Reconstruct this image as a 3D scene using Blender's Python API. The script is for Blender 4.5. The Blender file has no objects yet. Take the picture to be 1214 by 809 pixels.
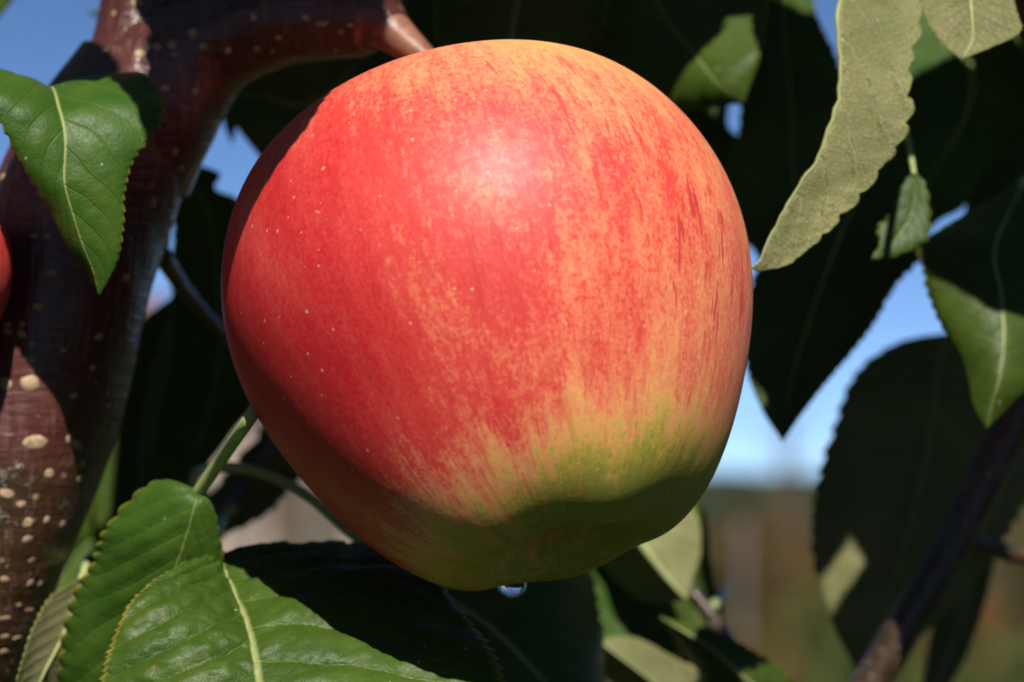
import bpy, math, random
import numpy as np
from mathutils import Vector, Matrix, noise
from mathutils.bvhtree import BVHTree

random.seed(7)
rng = np.random.default_rng(7)
R = math.radians
scene = bpy.context.scene
COL = scene.collection

# ------------------------------------------------------------------ camera
LENS, SENSOR, PW, PH = 55.0, 22.2, 1214.0, 809.0
FPX = PW * LENS / SENSOR                       # focal length in photo pixels
CAM = np.array([0.0, 0.0, 1.55])
PITCH = R(3.5)
RIGHT = np.array([1.0, 0, 0])
FWD = np.array([0, math.cos(PITCH), math.sin(PITCH)])
UP = np.array([0, -math.sin(PITCH), math.cos(PITCH)])
cd = bpy.data.cameras.new("camera")
cam = bpy.data.objects.new("camera", cd)
COL.objects.link(cam)
cam.location = CAM
cam.rotation_euler = (R(90) + PITCH, 0, 0)
cd.lens = LENS
cd.sensor_width = SENSOR
cd.clip_start = 0.01
cd.clip_end = 20000
cd.dof.use_dof = True
cd.dof.focus_distance = 0.343
cd.dof.aperture_fstop = 10.0
scene.camera = cam

# ------------------------------------------------------------------ light
s_cam = np.array([0.085, 0.765, 0.638])        # right, up, towards the camera
SUN = RIGHT * s_cam[0] + UP * s_cam[1] - FWD * s_cam[2]
SUN /= np.linalg.norm(SUN)
world = bpy.data.worlds.new("World")
scene.world = world
world.use_nodes = True
wn = world.node_tree
wn.nodes.clear()
sky = wn.nodes.new("ShaderNodeTexSky")
sky.sky_type = 'NISHITA'
sky.sun_disc = False
sky.sun_elevation = math.asin(SUN[2])
sky.sun_rotation = math.atan2(SUN[0], SUN[1])
sky.altitude = 4000
sky.air_density = 0.5
sky.dust_density = 0.0
sky.ozone_density = 2.2
bg = wn.nodes.new("ShaderNodeBackground")
bg.inputs[1].default_value = 0.108
wo = wn.nodes.new("ShaderNodeOutputWorld")
hs = wn.nodes.new("ShaderNodeHueSaturation")
hs.inputs['Saturation'].default_value = 1.08
wn.links.new(sky.outputs[0], hs.inputs['Color'])
wn.links.new(hs.outputs[0], bg.inputs[0])
wn.links.new(bg.outputs[0], wo.inputs[0])
sl = bpy.data.lights.new("sun", 'SUN')
sl.energy = 5.0
sl.angle = R(0.53)
sl.color = (1.0, 0.95, 0.87)
so = bpy.data.objects.new("sun", sl)
COL.objects.link(so)
so.location = (1, -3, 5)
so.rotation_euler = Vector(SUN).to_track_quat('Z', 'Y').to_euler()
vs = scene.view_settings
vs.view_transform = 'Standard'
vs.look = 'None'
vs.exposure = 0.3
vs.gamma = 1.0
vs.use_curve_mapping = False
scene.cycles.max_bounces = 8
scene.cycles.transparent_max_bounces = 16


# ------------------------------------------------------------------ helpers
def P(px, py, d):
    """a point at depth d along the viewing axis, seen at photo pixel px, py"""
    return CAM + FWD * d + RIGHT * ((px - PW / 2) / FPX * d) - UP * ((py - PH / 2) / FPX * d)


WLOC = {}


def tag(o, label=None, cat=None, group=None, kind=None):
    if label: o["label"] = label
    if cat: o["category"] = cat
    if group: o["group"] = group
    if kind: o["kind"] = kind
    return o


def empty(name, loc):
    o = bpy.data.objects.new(name, None)
    COL.objects.link(o)
    o.location = loc
    o.empty_display_size = 0.02
    WLOC[o] = np.array(loc, float)
    return o


def mk(name, V, F, mats, parent=None, midx=None, uv=None, attrs=None, smooth=True, origin=None):
    """link one mesh object; V are world points"""
    V = np.asarray(V, float)
    c = V.mean(0) if origin is None else np.asarray(origin, float)
    me = bpy.data.meshes.new(name)
    me.from_pydata((V - c).tolist(), [], F if isinstance(F, list) else F.tolist())
    if not isinstance(mats, (list, tuple)): mats = [mats]
    for m in mats: me.materials.append(m)
    n = len(me.polygons)
    if midx is not None: me.polygons.foreach_set("material_index", np.asarray(midx, dtype=np.int32))
    if smooth: me.polygons.foreach_set("use_smooth", np.ones(n, dtype=bool))
    li = np.zeros(len(me.loops), dtype=np.int32)
    me.loops.foreach_get("vertex_index", li)
    if uv is not None:
        l = me.uv_layers.new(name="UVMap")
        l.data.foreach_set("uv", np.asarray(uv, dtype=np.float32)[li].ravel())
    if attrs:
        for k, a in attrs.items():
            a = np.asarray(a, dtype=np.float32)
            if a.ndim == 1:
                at = me.attributes.new(k, 'FLOAT', 'POINT'); at.data.foreach_set("value", a)
            else:
                at = me.attributes.new(k, 'FLOAT_VECTOR', 'POINT'); at.data.foreach_set("vector", a.ravel())
    me.update()
    o = bpy.data.objects.new(name, me)
    COL.objects.link(o)
    WLOC[o] = c
    if parent is not None:
        o.parent = parent
        o.location = c - WLOC[parent]
    else:
        o.location = c
    return o


def cr(Pn, n):
    """Catmull-Rom through the rows of Pn (k, ...)"""
    Pn = np.asarray(Pn, float)
    Q = np.concatenate([[2 * Pn[0] - Pn[1]], Pn, [2 * Pn[-1] - Pn[-2]]])
    t = np.linspace(0, len(Pn) - 1 - 1e-9, n)
    i = t.astype(int)
    f = (t - i).reshape((-1,) + (1,) * (Pn.ndim - 1))
    a, b, c, e = Q[i], Q[i + 1], Q[i + 2], Q[i + 3]
    return .5 * (2 * b + (c - a) * f + (2 * a - 5 * b + 4 * c - e) * f * f + (3 * b - a - 3 * c + e) * f ** 3)


def grid_faces(nr, nc, wrap=False, off=0, flip=False):
    F = []
    for i in range(nr - 1):
        for j in range(nc if wrap else nc - 1):
            k = (j + 1) % nc
            q = [off + i * nc + j, off + i * nc + k, off + (i + 1) * nc + k, off + (i + 1) * nc + j]
            F.append(q[::-1] if flip else q)
    return F


def tube_geo(path, rad, nl=12, n=None, rough=0.0, seed=0, cap=True):
    path = np.asarray(path, float); rad = np.asarray(rad, float)
    if n is None: n = max(len(path) * 6, 8)
    if len(path) > 2:
        pr = cr(np.concatenate([path, rad[:, None]], 1), n)
    else:
        pr = np.linspace(np.append(path[0], rad[0]), np.append(path[1], rad[1]), n)
    pts, rr = pr[:, :3], np.maximum(pr[:, 3], 1e-5)
    T = np.gradient(pts, axis=0); T /= np.linalg.norm(T, axis=1, keepdims=True) + 1e-12
    ref = np.array([0.31, -0.9, 0.27])
    A = np.cross(T, ref); A /= np.linalg.norm(A, axis=1, keepdims=True) + 1e-9
    B = np.cross(T, A)
    th = np.linspace(0, 2 * np.pi, nl, endpoint=False)
    V = []
    for i in range(n):
        for t in th:
            k = 1.0
            if rough:
                q = pts[i] * 60 + np.array([math.cos(t), math.sin(t), seed]) * 1.3
                k += rough * noise.noise(Vector(q)) + .35 * rough * noise.noise(Vector(q * 3.1))
            V.append(pts[i] + (A[i] * math.cos(t) + B[i] * math.sin(t)) * rr[i] * k)
    F = grid_faces(n, nl, True)
    if cap:
        V.append(pts[0]); V.append(pts[-1])
        a, b = n * nl, n * nl + 1
        for j in range(nl):
            F.append([a, (j + 1) % nl, j]); F.append([b, (n - 1) * nl + j, (n - 1) * nl + (j + 1) % nl])
    return np.array(V), F


# ------------------------------------------------------------------ materials
class NT:
    def __init__(self, name):
        self.m = bpy.data.materials.new(name)
        self.m.use_nodes = True
        self.t = self.m.node_tree
        self.t.nodes.clear()
        self.out = self.n("ShaderNodeOutputMaterial")

    def n(self, typ, **kw):
        o = self.t.nodes.new(typ)
        for k, v in kw.items():
            setattr(o, k, v)
        return o

    def set(self, node, i, v):
        s = node.inputs[i]
        if isinstance(v, bpy.types.NodeSocket): self.t.links.new(v, s)
        elif v is not None: s.default_value = v

    def math(self, op, a, b=None, c=None, clamp=False):
        o = self.n("ShaderNodeMath", operation=op); o.use_clamp = clamp
        for i, v in enumerate((a, b, c)):
            if v is not None: self.set(o, i, v)
        return o.outputs[0]

    def mix(self, f, a, b, blend='MIX'):
        o = self.n("ShaderNodeMix", data_type='RGBA', blend_type=blend)
        self.set(o, 0, f)
        self.set(o, 6, a if not isinstance(a, tuple) else a + (1,) * (4 - len(a)))
        self.set(o, 7, b if not isinstance(b, tuple) else b + (1,) * (4 - len(b)))
        return o.outputs[2]

    def noise(self, vec, scale, detail=3, rough=.55, w=None):
        o = self.n("ShaderNodeTexNoise")
        if vec is not None: self.set(o, 'Vector', vec)
        o.inputs['Scale'].default_value = scale
        o.inputs['Detail'].default_value = detail
        o.inputs['Roughness'].default_value = rough
        return o.outputs[0]

    def ramp(self, f, stops, interp='LINEAR'):
        o = self.n("ShaderNodeValToRGB")
        o.color_ramp.interpolation = interp
        while len(o.color_ramp.elements) < len(stops): o.color_ramp.elements.new(0.5)
        for e, (p, c) in zip(o.color_ramp.elements, stops):
            e.position = p
            e.color = (c if isinstance(c, tuple) else (c, c, c)) + (1,)
        self.set(o, 0, f)
        return o.outputs[0]

    def sstep(self, x, a, b):
        o = self.n("ShaderNodeMapRange", interpolation_type='SMOOTHSTEP')
        self.set(o, 0, x); self.set(o, 1, a); self.set(o, 2, b)
        return o.outputs[0]

    def scale(self, vec, xyz):
        o = self.n("ShaderNodeVectorMath", operation='MULTIPLY')
        self.set(o, 0, vec); o.inputs[1].default_value = xyz
        return o.outputs[0]

    def bump(self, h, strength, dist):
        o = self.n("ShaderNodeBump")
        o.inputs['Strength'].default_value = strength
        o.inputs['Distance'].default_value = dist
        self.set(o, 'Height', h)
        return o.outputs[0]

    def bsdf(self, color, rough=.5, spec=.5, normal=None, **kw):
        b = self.n("ShaderNodeBsdfPrincipled")
        self.set(b, 'Base Color', color if not isinstance(color, tuple) else color + (1,))
        self.set(b, 'Roughness', rough)
        b.inputs['Specular IOR Level'].default_value = spec
        if normal is not None: self.set(b, 'Normal', normal)
        for k, v in kw.items(): self.set(b, k.replace('_', ' '), v)
        return b.outputs[0]

    def done(self, sh):
        self.t.links.new(sh, self.out.inputs[0])
        return self.m

    def obj(self): return self.n("ShaderNodeTexCoord").outputs['Object']
    def uv(self): return self.n("ShaderNodeTexCoord").outputs['UV']
    def pos(self): return self.n("ShaderNodeNewGeometry").outputs['Position']
    def rand(self): return self.n("ShaderNodeObjectInfo").outputs['Random']


NVEIN = 9.0
VSLOPE = 2.6


def leaf_mat(name, base, base2, vein, mid, edge, rough, spec, trans, transcol, bumpd, veinmix, vsign=-1.0):
    t = NT(name)
    uv = t.uv()
    sx = t.n("ShaderNodeSeparateXYZ"); t.set(sx, 0, uv)
    u, v = sx.outputs[0], sx.outputs[1]
    au = t.math('MULTIPLY', t.math('ABSOLUTE', t.math('SUBTRACT', u, .5)), 2.0)
    side = t.math('GREATER_THAN', u, .5)
    pos = t.pos()
    wob = t.math('MULTIPLY', t.math('SUBTRACT', t.noise(pos, 180, 2), .5), .35)
    # side veins run forward from the midrib towards the edge
    ph = t.math('ADD', t.math('SUBTRACT', t.math('MULTIPLY', v, NVEIN), t.math('MULTIPLY', au, VSLOPE)),
                t.math('ADD', t.math('MULTIPLY', side, .37), wob))
    fr = t.math('ABSOLUTE', t.math('SUBTRACT', t.math('FRACT', ph), .5))
    lat = t.math('MULTIPLY', t.sstep(fr, .44, .497), t.math('SUBTRACT', 1.0, t.math('MULTIPLY', au, .55)))
    midm = t.math('SUBTRACT', 1.0, t.sstep(au, .006, .03))
    # fine net of veinlets
    vo = t.n("ShaderNodeTexVoronoi", feature='DISTANCE_TO_EDGE')
    t.set(vo, 'Vector', pos); vo.inputs['Scale'].default_value = 1300
    net = t.math('SUBTRACT', 1.0, t.sstep(vo.outputs[0], .0, .10))
    blot = t.noise(pos, 95, 4, .6)
    col = t.mix(t.sstep(blot, .35, .68), base, base2)
    hv = t.n("ShaderNodeHueSaturation")
    t.set(hv, 'Color', col)
    t.set(hv, 'Value', t.math('ADD', .8, t.math('MULTIPLY', t.rand(), .4)))
    t.set(hv, 'Hue', t.math('ADD', .485, t.math('MULTIPLY', t.rand(), .03)))
    col = hv.outputs[0]
    col = t.mix(t.math('MULTIPLY', net, .10 * veinmix), col, vein)
    col = t.mix(t.math('MULTIPLY', lat, .32 * veinmix), col, vein)
    col = t.mix(t.math('MULTIPLY', midm, .75), col, mid)
    col = t.mix(t.math('MULTIPLY', t.sstep(au, .955, .99), .6), col, edge)
    spk = t.n("ShaderNodeTexVoronoi"); t.set(spk, 'Vector', pos); spk.inputs['Scale'].default_value = 210
    spm = t.math('MULTIPLY', t.math('LESS_THAN', spk.outputs[0], .09), t.math('GREATER_THAN', t.noise(pos, 70, 1), .56))
    col = t.mix(t.math('MULTIPLY', spm, .6), col, (.16, .11, .03))
    scuff = t.math('MULTIPLY', t.sstep(t.noise(pos, 260, 4, .7), .62, .74), t.sstep(t.noise(pos, 40, 2), .45, .6))
    col = t.mix(t.math('MULTIPLY', scuff, .28), col, vein)
    dst = t.n("ShaderNodeTexVoronoi"); t.set(dst, 'Vector', pos); dst.inputs['Scale'].default_value = 340
    dm = t.math('MULTIPLY', t.math('LESS_THAN', dst.outputs[0], .07), t.math('GREATER_THAN', t.noise(pos, 110, 1), .55))
    col = t.mix(t.math('MULTIPLY', dm, .7), col, (.5, .5, .42))
    h = t.math('ADD', t.math('MULTIPLY', t.noise(pos, 900, 3), .35),
               t.math('MULTIPLY', t.math('ADD', t.math('MULTIPLY', lat, .45), t.math('MULTIPLY', net, .05 if vsign < 0 else .22)), vsign))
    nm = t.bump(h, .75, bumpd)
    b = t.bsdf(col, rough, spec, nm)
    tr = t.n("ShaderNodeBsdfTranslucent")
    t.set(tr, 0, transcol + (1,)); t.set(tr, 'Normal', nm)
    mx = t.n("ShaderNodeMixShader"); mx.inputs[0].default_value = trans
    t.t.links.new(b, mx.inputs[1]); t.t.links.new(tr.outputs[0], mx.inputs[2])
    return t.done(mx.outputs[0])


M_TOP = leaf_mat("leaf_upper", (.035, .076, .007), (.058, .102, .011), (.12, .18, .035), (.34, .38, .14),
                 (.34, .27, .04),   .46, .26, .12, (.12, .24, .012), .0004, 1.0)
M_UND = leaf_mat("leaf_underside", (.175, .183, .072), (.245, .235, .106), (.33, .33, .17), (.42, .40, .22),
                 (.24, .30, .07), .75, .2, .12, (.14, .24, .03), .0007, 2.0, 1.0)


def simple(name, color, rough=.5, spec=.5, nscale=40, var=.35, bump=0, sss=0):
    t = NT(name)
    c2 = tuple(x * (1 - var) for x in color)
    nz = t.noise(t.pos(), nscale, 4, .6)
    col = t.mix(t.sstep(nz, .3, .7), c2, color)
    nm = t.bump(nz, .6, bump) if bump else None
    return t.done(t.bsdf(col, rough, spec, nm))


M_RIB = simple("leaf_rib", (.34, .37, .15), .5, .3, 300, .2)
M_PET = simple("petiole_green", (.42, .50, .19), .45, .4, 200, .3)
M_SPUR = simple("spur_bark", (.36, .15, .09), .42, .5, 260, .45, .0004)
M_LENT = simple("lenticel_cork", (.58, .40, .25), .8, .2, 900, .45, .0004)


def bark():
    t = NT("young_bark")
    pos = t.pos()
    big = t.noise(pos, 38, 3)
    fib = t.noise(t.scale(pos, (1, 1, .12)), 900, 3, .6)
    band = t.noise(t.scale(pos, (.25, .25, 1.6)), 500, 3, .6)
    sep = t.n("ShaderNodeSeparateXYZ"); t.set(sep, 0, pos)
    # older olive brown wood lower down the limb, young wine red wood above
    low = t.sstep(t.math('ADD', sep.outputs[2], t.math('MULTIPLY', t.math('SUBTRACT', big, .5), .018)), 1.560, 1.551)
    col = t.mix(t.sstep(big, .35, .65), (.058, .015, .012), (.098, .028, .022))
    col = t.mix(low, col, t.mix(t.sstep(big, .4, .6), (.034, .021, .009), (.062, .028, .013)))
    col = t.mix(t.math('MULTIPLY', t.sstep(fib, .48, .72), .6), col, (.20, .095, .085))
    col = t.mix(t.math('MULTIPLY', t.sstep(band, .56, .72), .35), col, (.055, .032, .022))
    sp = t.n("ShaderNodeTexVoronoi"); t.set(sp, 'Vector', pos); sp.inputs['Scale'].default_value = 260
    m = t.math('MULTIPLY', t.math('LESS_THAN', sp.outputs[0], .13), t.math('GREATER_THAN', t.noise(pos, 60, 1), .5))
    col = t.mix(t.math('MULTIPLY', m, .7), col, (.42, .28, .16))
    h = t.math('ADD', t.math('MULTIPLY', fib, .5), t.math('ADD', t.math('MULTIPLY', band, .6), t.math('MULTIPLY', m, .8)))
    scuff = t.math('MULTIPLY', t.sstep(t.noise(pos, 330, 4, .7), .54, .66), low)
    col = t.mix(t.math('MULTIPLY', scuff, .55), col, (.13, .125, .09))
    h = t.math('ADD', h, t.math('MULTIPLY', scuff, .5))
    nm = t.bump(h, .7, .0008)
    return t.done(t.bsdf(col, .33, .8, nm))


M_BARK = bark()


def apple_skin():
    t = NT("apple_skin")
    at = t.n("ShaderNodeAttribute", attribute_name="skin")
    sk = at.outputs['Vector']
    sp = t.n("ShaderNodeSeparateXYZ"); t.set(sp, 0, sk)
    cx, cy, z = sp.outputs
    ob = t.obj()
    broad = t.noise(ob, 30, 2, .5)
    wash = t.noise(t.scale(sk, (5, 5, 2.2)), 1.0, 3, .55)
    streak = t.noise(t.scale(sk, (15, 15, 3.6)), 1.0, 3, .6)
    streak2 = t.noise(t.scale(sk, (24, 24, 4.8)), 1.0, 3, .55)
    fine = t.noise(t.scale(sk, (80, 80, 34)), 1.0, 2, .6)
    grain = t.noise(ob, 1700, 2, .65)
    grain2 = t.noise(ob, 750, 3, .6)
    c = lambda x, k: t.math('MULTIPLY', t.math('SUBTRACT', x, .5), k)
    add = lambda *a: a[0] if len(a) == 1 else t.math('ADD', a[0], add(*a[1:]))
    # blush: strongest on one cheek, thinning towards the other cheek and the calyx end
    b = add(.70, t.math('MULTIPLY', cx, -.22), c(broad, .44), c(wash, .36), c(streak, .30), c(fine, .26), c(grain2, .26), c(grain, .34))
    zz = add(z, c(wash, .12), c(streak, .07), c(fine, .05), c(grain2, .06))
    low = t.sstep(zz, -.58, -1.06)
    b = t.math('SUBTRACT', b, t.math('MULTIPLY', low, .72))
    top = t.sstep(z, .30, .75)
    b = t.math('SUBTRACT', b, t.math('MULTIPLY', top, .13))
    col = t.ramp(b, [(0.0, (.33, .32, .050)), (.15, (.50, .38, .065)), (.32, (.80, .40, .13)),
                     (.50, (.80, .24, .115)), (.68, (.70, .066, .052)), (.92, (.58, .016, .022))])
    patch = t.sstep(t.noise(ob, 45, 2), .38, .62)
    sm = t.math('MULTIPLY', t.math('MULTIPLY', t.sstep(streak2, .56, .66), t.math('ADD', .35, t.math('MULTIPLY', patch, .5))),
                t.math('SUBTRACT', 1.0, t.math('MULTIPLY', low, .95)))
    col = t.mix(sm, col, (.56, .036, .034))
    vo = t.n("ShaderNodeTexVoronoi"); t.set(vo, 'Vector', ob); vo.inputs['Scale'].default_value = 500
    vo.inputs['Randomness'].default_value = 1.0
    rc = t.n("ShaderNodeSeparateColor"); t.set(rc, 0, vo.outputs['Color'])
    rad = t.math('ADD', .04, t.math('MULTIPLY', t.math('POWER', rc.outputs[0], 2.0), .15))
    dot = t.math('SUBTRACT', 1.0, t.sstep(t.math('DIVIDE', vo.outputs[0], rad), .45, 1.1))
    dot = t.math('MULTIPLY', dot, t.math('GREATER_THAN', t.noise(ob, 150, 1), .36))
    col = t.mix(t.math('MULTIPLY', dot, .5), col, (.80, .52, .34))
    # a few brown specks
    v2 = t.n("ShaderNodeTexVoronoi"); t.set(v2, 'Vector', ob); v2.inputs['Scale'].default_value = 62
    d2 = t.math('SUBTRACT', 1.0, t.sstep(v2.outputs[0], .022, .05))
    col = t.mix(t.math('MULTIPLY', d2, .65), col, (.36, .20, .05))
    h = t.math('ADD', t.math('MULTIPLY', t.noise(ob, 260, 3, .5), .5), t.math('MULTIPLY', dot, .06))
    nm = t.bump(t.math('ADD', h, t.math('MULTIPLY', grain, .15)), .22, .0006)
    rough = t.math('ADD', .52, t.math('MULTIPLY', t.math('SUBTRACT', grain2, .5), .18))
    sh = t.bsdf(col, rough, .46, nm, Subsurface_Weight=.22, Subsurface_Scale=.003,
                Subsurface_Radius=(1.0, .35, .15), Coat_Weight=.05, Coat_Roughness=.32)
    return t.done(sh)


M_APPLE = apple_skin()
M_CALYX = simple("calyx_brown", (.045, .032, .018), .8, .2, 700, .5)
M_STALK = simple("apple_stalk", (.16, .10, .05), .6, .3, 300, .4)

# ------------------------------------------------------------------ setting
gt = NT("dry_meadow")
gp = gt.pos()
gcol = gt.mix(gt.sstep(gt.noise(gp, .35, 4), .35, .65), (.105, .080, .045), (.055, .062, .024))
gd = gt.n('ShaderNodeVectorMath', operation='LENGTH'); gt.set(gd, 0, gp)
gcol = gt.mix(gt.sstep(gt.noise(gp, 2.5, 4), .5, .7), gcol, (.13, .10, .065))
gcol = gt.mix(gt.sstep(gd.outputs['Value'], 16.0, 9.0), gcol, gt.mix(gt.noise(gp, 6, 4), (.022, .034, .010), (.045, .055, .018)))  # near grass: shade put into the colour, to cut bounced light
M_GROUND = gt.done(gt.bsdf(gcol, .95, .1))
n = 40
xs = np.concatenate([-np.geomspace(4000, 4, n), np.linspace(-3, 3, 7), np.geomspace(4, 4000, n)])
X, Y = np.meshgrid(xs, xs, indexing='ij')
Z = np.array([[0.05 * noise.noise(Vector((x * .4, y * .4, 0))) if abs(x) + abs(y) < 60 else 0 for y in xs] for x in xs])
Z[np.hypot(X, Y) < 2.5] = 0
V = np.stack([X, Y, Z], -1).reshape(-1, 3)
ground = mk("ground", V, grid_faces(len(xs), len(xs), flip=True), M_GROUND)
tag(ground, kind="structure")

ht = NT("wooded_slope")
hp = ht.pos()
hc = ht.mix(ht.sstep(ht.noise(hp, .16, 5, .65), .4, .6), (.020, .032, .014), (.046, .056, .030))
hc = ht.mix(ht.sstep(ht.noise(hp, .06, 3), .50, .66), hc, (.085, .062, .028))
M_HILL = ht.done(ht.bsdf(hc, .95, .05))
hx = np.linspace(-1, 1, 121)
V = []
for i, f in enumerate(np.linspace(0, 1, 28)):
    yy = 52 + 480 * f ** 1.7
    for u_ in hx:
        x = u_ * (60 + yy * .9)
        hgt = 5.6 + 1.6 * noise.noise(Vector((x * .006, 3.3, 0))) + .9 * noise.noise(Vector((x * .05, 8.1, 0)))
        hgt += 4.0 / (1 + math.exp((x + 10) / 12))
        jag = .5 * noise.noise(Vector((x * .21, yy * .1, 2))) * min(1, f * 6)
        V.append((x, yy, hgt * f ** .75 + jag - .1))
tag(mk("hill", V, grid_faces(28, len(hx)), M_HILL), kind="structure")

# ---- neighbouring trees, posts and a barn: far out of focus
M_TRUNKFAR = simple("grey_trunk", (.20, .15, .11), .9, .1, 6, .4)
FOLS = [simple("autumn_foliage_%d" % i, c, .8, .15, 8, .5) for i, c in enumerate(
    [(.10, .075, .022), (.055, .075, .018), (.17, .075, .025), (.10, .11, .025), (.13, .09, .05)])]


def far_tree(px, d, h, w, fol, label, nleaf=900, bare=False):
    base = P(px, 590, d); base[2] = 0
    root = empty("orchard_tree", base)
    tag(root, label, "tree", "trees of the neighbouring rows")
    tp = [base + np.array(q) for q in ((0, 0, -.05), (.05, 0, h * .3), (-.04, .05, h * .6), (.03, 0, h * .92))]
    V, F = tube_geo(tp, [.09, .07, .045, .012], 8)
    mk("trunk", V, F, M_TRUNKFAR, root)
    C = []
    for k in range(9):
        a = k * 2.4 + random.random(); z0 = h * (.3 + .055 * k)
        e = base + np.array([math.cos(a) * w * random.uniform(.6, 1), math.sin(a) * w * random.uniform(.6, 1), z0 + h * random.uniform(.12, .3)])
        s0 = base + np.array([0, 0, z0])
        V, F = tube_geo([s0, (s0 + e) / 2 + np.array([0, 0, -.03]), e], [.035, .022, .006], 6)
        mk("limb", V, F, M_TRUNKFAR, root)
        C += [s0 + (e - s0) * f for f in (.45, .7, .95)]
    V, F = [], []
    for k in range(nleaf if not bare else nleaf // 6):
        c = C[random.randrange(len(C))] + rng.normal(size=3) * np.array([.22, .22, .2]) * w
        q = rng.normal(size=(2, 3)); q /= np.linalg.norm(q, axis=1, keepdims=True)
        s = random.uniform(.035, .075) * (w / .9)
        i = len(V)
        V += [c - q[0] * s, c + q[1] * s * .6, c + q[0] * s, c - q[1] * s * .6]
        F.append([i, i + 1, i + 2, i + 3])
    mk("crown", V, F, fol, root, smooth=False)
    return root


far_tree(905, 30, 1.35, .9, FOLS[2], "low rust brown orchard tree beside the grey post")
far_tree(935, 36, 3.4, .7, FOLS[4], "thin half bare tree rising above the wooded skyline", 700, True)
far_tree(850, 27, 1.3, .9, FOLS[0], "brown leaved orchard tree behind the hanging apple")
far_tree(1040, 31, 1.5, 1.0, FOLS[3], "yellow green orchard tree behind the dark stem")
far_tree(1190, 26, 1.5, .9, FOLS[2], "rust red orchard tree beyond the small side twig")
far_tree(1250, 23, 1.3, .8, FOLS[3], "olive green orchard tree lowest of its row")
far_tree(330, 24, 2.4, .9, FOLS[4], "pale tan orchard tree in front of the barn", 300)
far_tree(700, 30, 2.0, 1.0, FOLS[1], "deep green orchard tree hidden behind the apple")

M_POST = simple("grey_post_wood", (.19, .165, .15), .9, .1, 9, .3)
for px, d, hh in ((880, 21, 1.35), (1010, 30, 1.6), (300, 19, 2.0), (372, 19.6, 2.0)):
    b = P(px, 590, d); b[2] = 0
    w = .038
    V = []
    for z in (-.2, hh - .05, hh):
        ww = w if z < hh else w * .6
        V += [b + np.array([math.cos(a) * ww, math.sin(a) * ww, z]) for a in np.linspace(0, 2 * math.pi, 10, endpoint=False)]
    F = grid_faces(3, 10, True) + [list(range(20, 30))]
    o = mk("orchard_post", V, F, M_POST, smooth=False, origin=b)
    tag(o, {880: "weathered grey post beside the rust brown tree", 1010: "grey post standing behind the big dark leaf",
            300: "grey post before the barn, next to the leaf stalk", 372: "grey post before the barn, close by the apple"}[px],
        "post", "posts of the orchard rows")


def barn():
    x0, x1 = P(120, 590, 34)[0], P(640, 590, 34)[0]
    y0, y1, h = 34.0, 40.0, 2.9
    root = empty("barn", ((x0 + x1) / 2, (y0 + y1) / 2, 0))
    tag(root, "pale plastered barn beyond the orchard posts", "barn")
    mw = simple("barn_plaster", (.44, .35, .28), .9, .1, 1.2, .3)
    mr = simple("barn_roof_tiles", (.20, .09, .06), .9, .1, 3, .4)
    md = simple("barn_door_wood", (.16, .13, .09), .8, .2, 5, .4)
    V = [(x0, y0, -.1), (x1, y0, -.1), (x1, y1, -.1), (x0, y1, -.1), (x0, y0, h), (x1, y0, h), (x1, y1, h), (x0, y1, h),
         (x0, (y0 + y1) / 2, h + 1.4), (x1, (y0 + y1) / 2, h + 1.4)]
    F = [[0, 1, 5, 4], [1, 2, 6, 9, 5], [2, 3, 7, 6], [3, 0, 4, 8, 7]]
    mk("wall", V, F, mw, root, smooth=False)
    e, tk = .3, .12
    ym, hr = (y0 + y1) / 2, h + 1.4
    V, F = [], []
    for sgn in (-1, 1):
        ye = ym + sgn * ((y1 - y0) / 2 + e); ze = h - .14
        i = len(V)
        for dz in (.02, .02 + tk):
            V += [(x0 - e, ye, ze + dz), (x1 + e, ye, ze + dz), (x1 + e, ym, hr + dz), (x0 - e, ym, hr + dz)]
        F += [[i, i + 1, i + 2, i + 3], [i + 4, i + 7, i + 6, i + 5]] + [[i + a, i + 4 + a, i + 4 + (a + 1) % 4, i + (a + 1) % 4] for a in range(4)]
    mk("roof", V, F, mr, root, smooth=False)

    def slab(name, a, b, z0, z1, m, par, t=.06):
        V = [(x, y, z) for y in (y0 - t, y0 + .02) for x, z in ((a, z0), (b, z0), (b, z1), (a, z1))]
        F = [[0, 1, 2, 3], [7, 6, 5, 4]] + [[k, 4 + k, 4 + (k + 1) % 4, (k + 1) % 4] for k in range(4)]
        return mk(name, V, F, m, par, smooth=False)
    w = x1 - x0
    dr = slab("door", x0 + w * .40, x0 + w * .40 + .95, -.05, 2.05, md, root)
    slab("handle", x0 + w * .40 + .80, x0 + w * .40 + .86, .95, 1.12, M_POST, dr, .10)
    for f in (.12, .70):
        wd = slab("window", x0 + w * f, x0 + w * f + .8, 1.0, 1.9, md, root, .05)
        slab("pane", x0 + w * f + .07, x0 + w * f + .73, 1.07, 1.83, simple("pane_glass", (.05, .06, .07), .1, .6), wd, .065)


barn()

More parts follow.
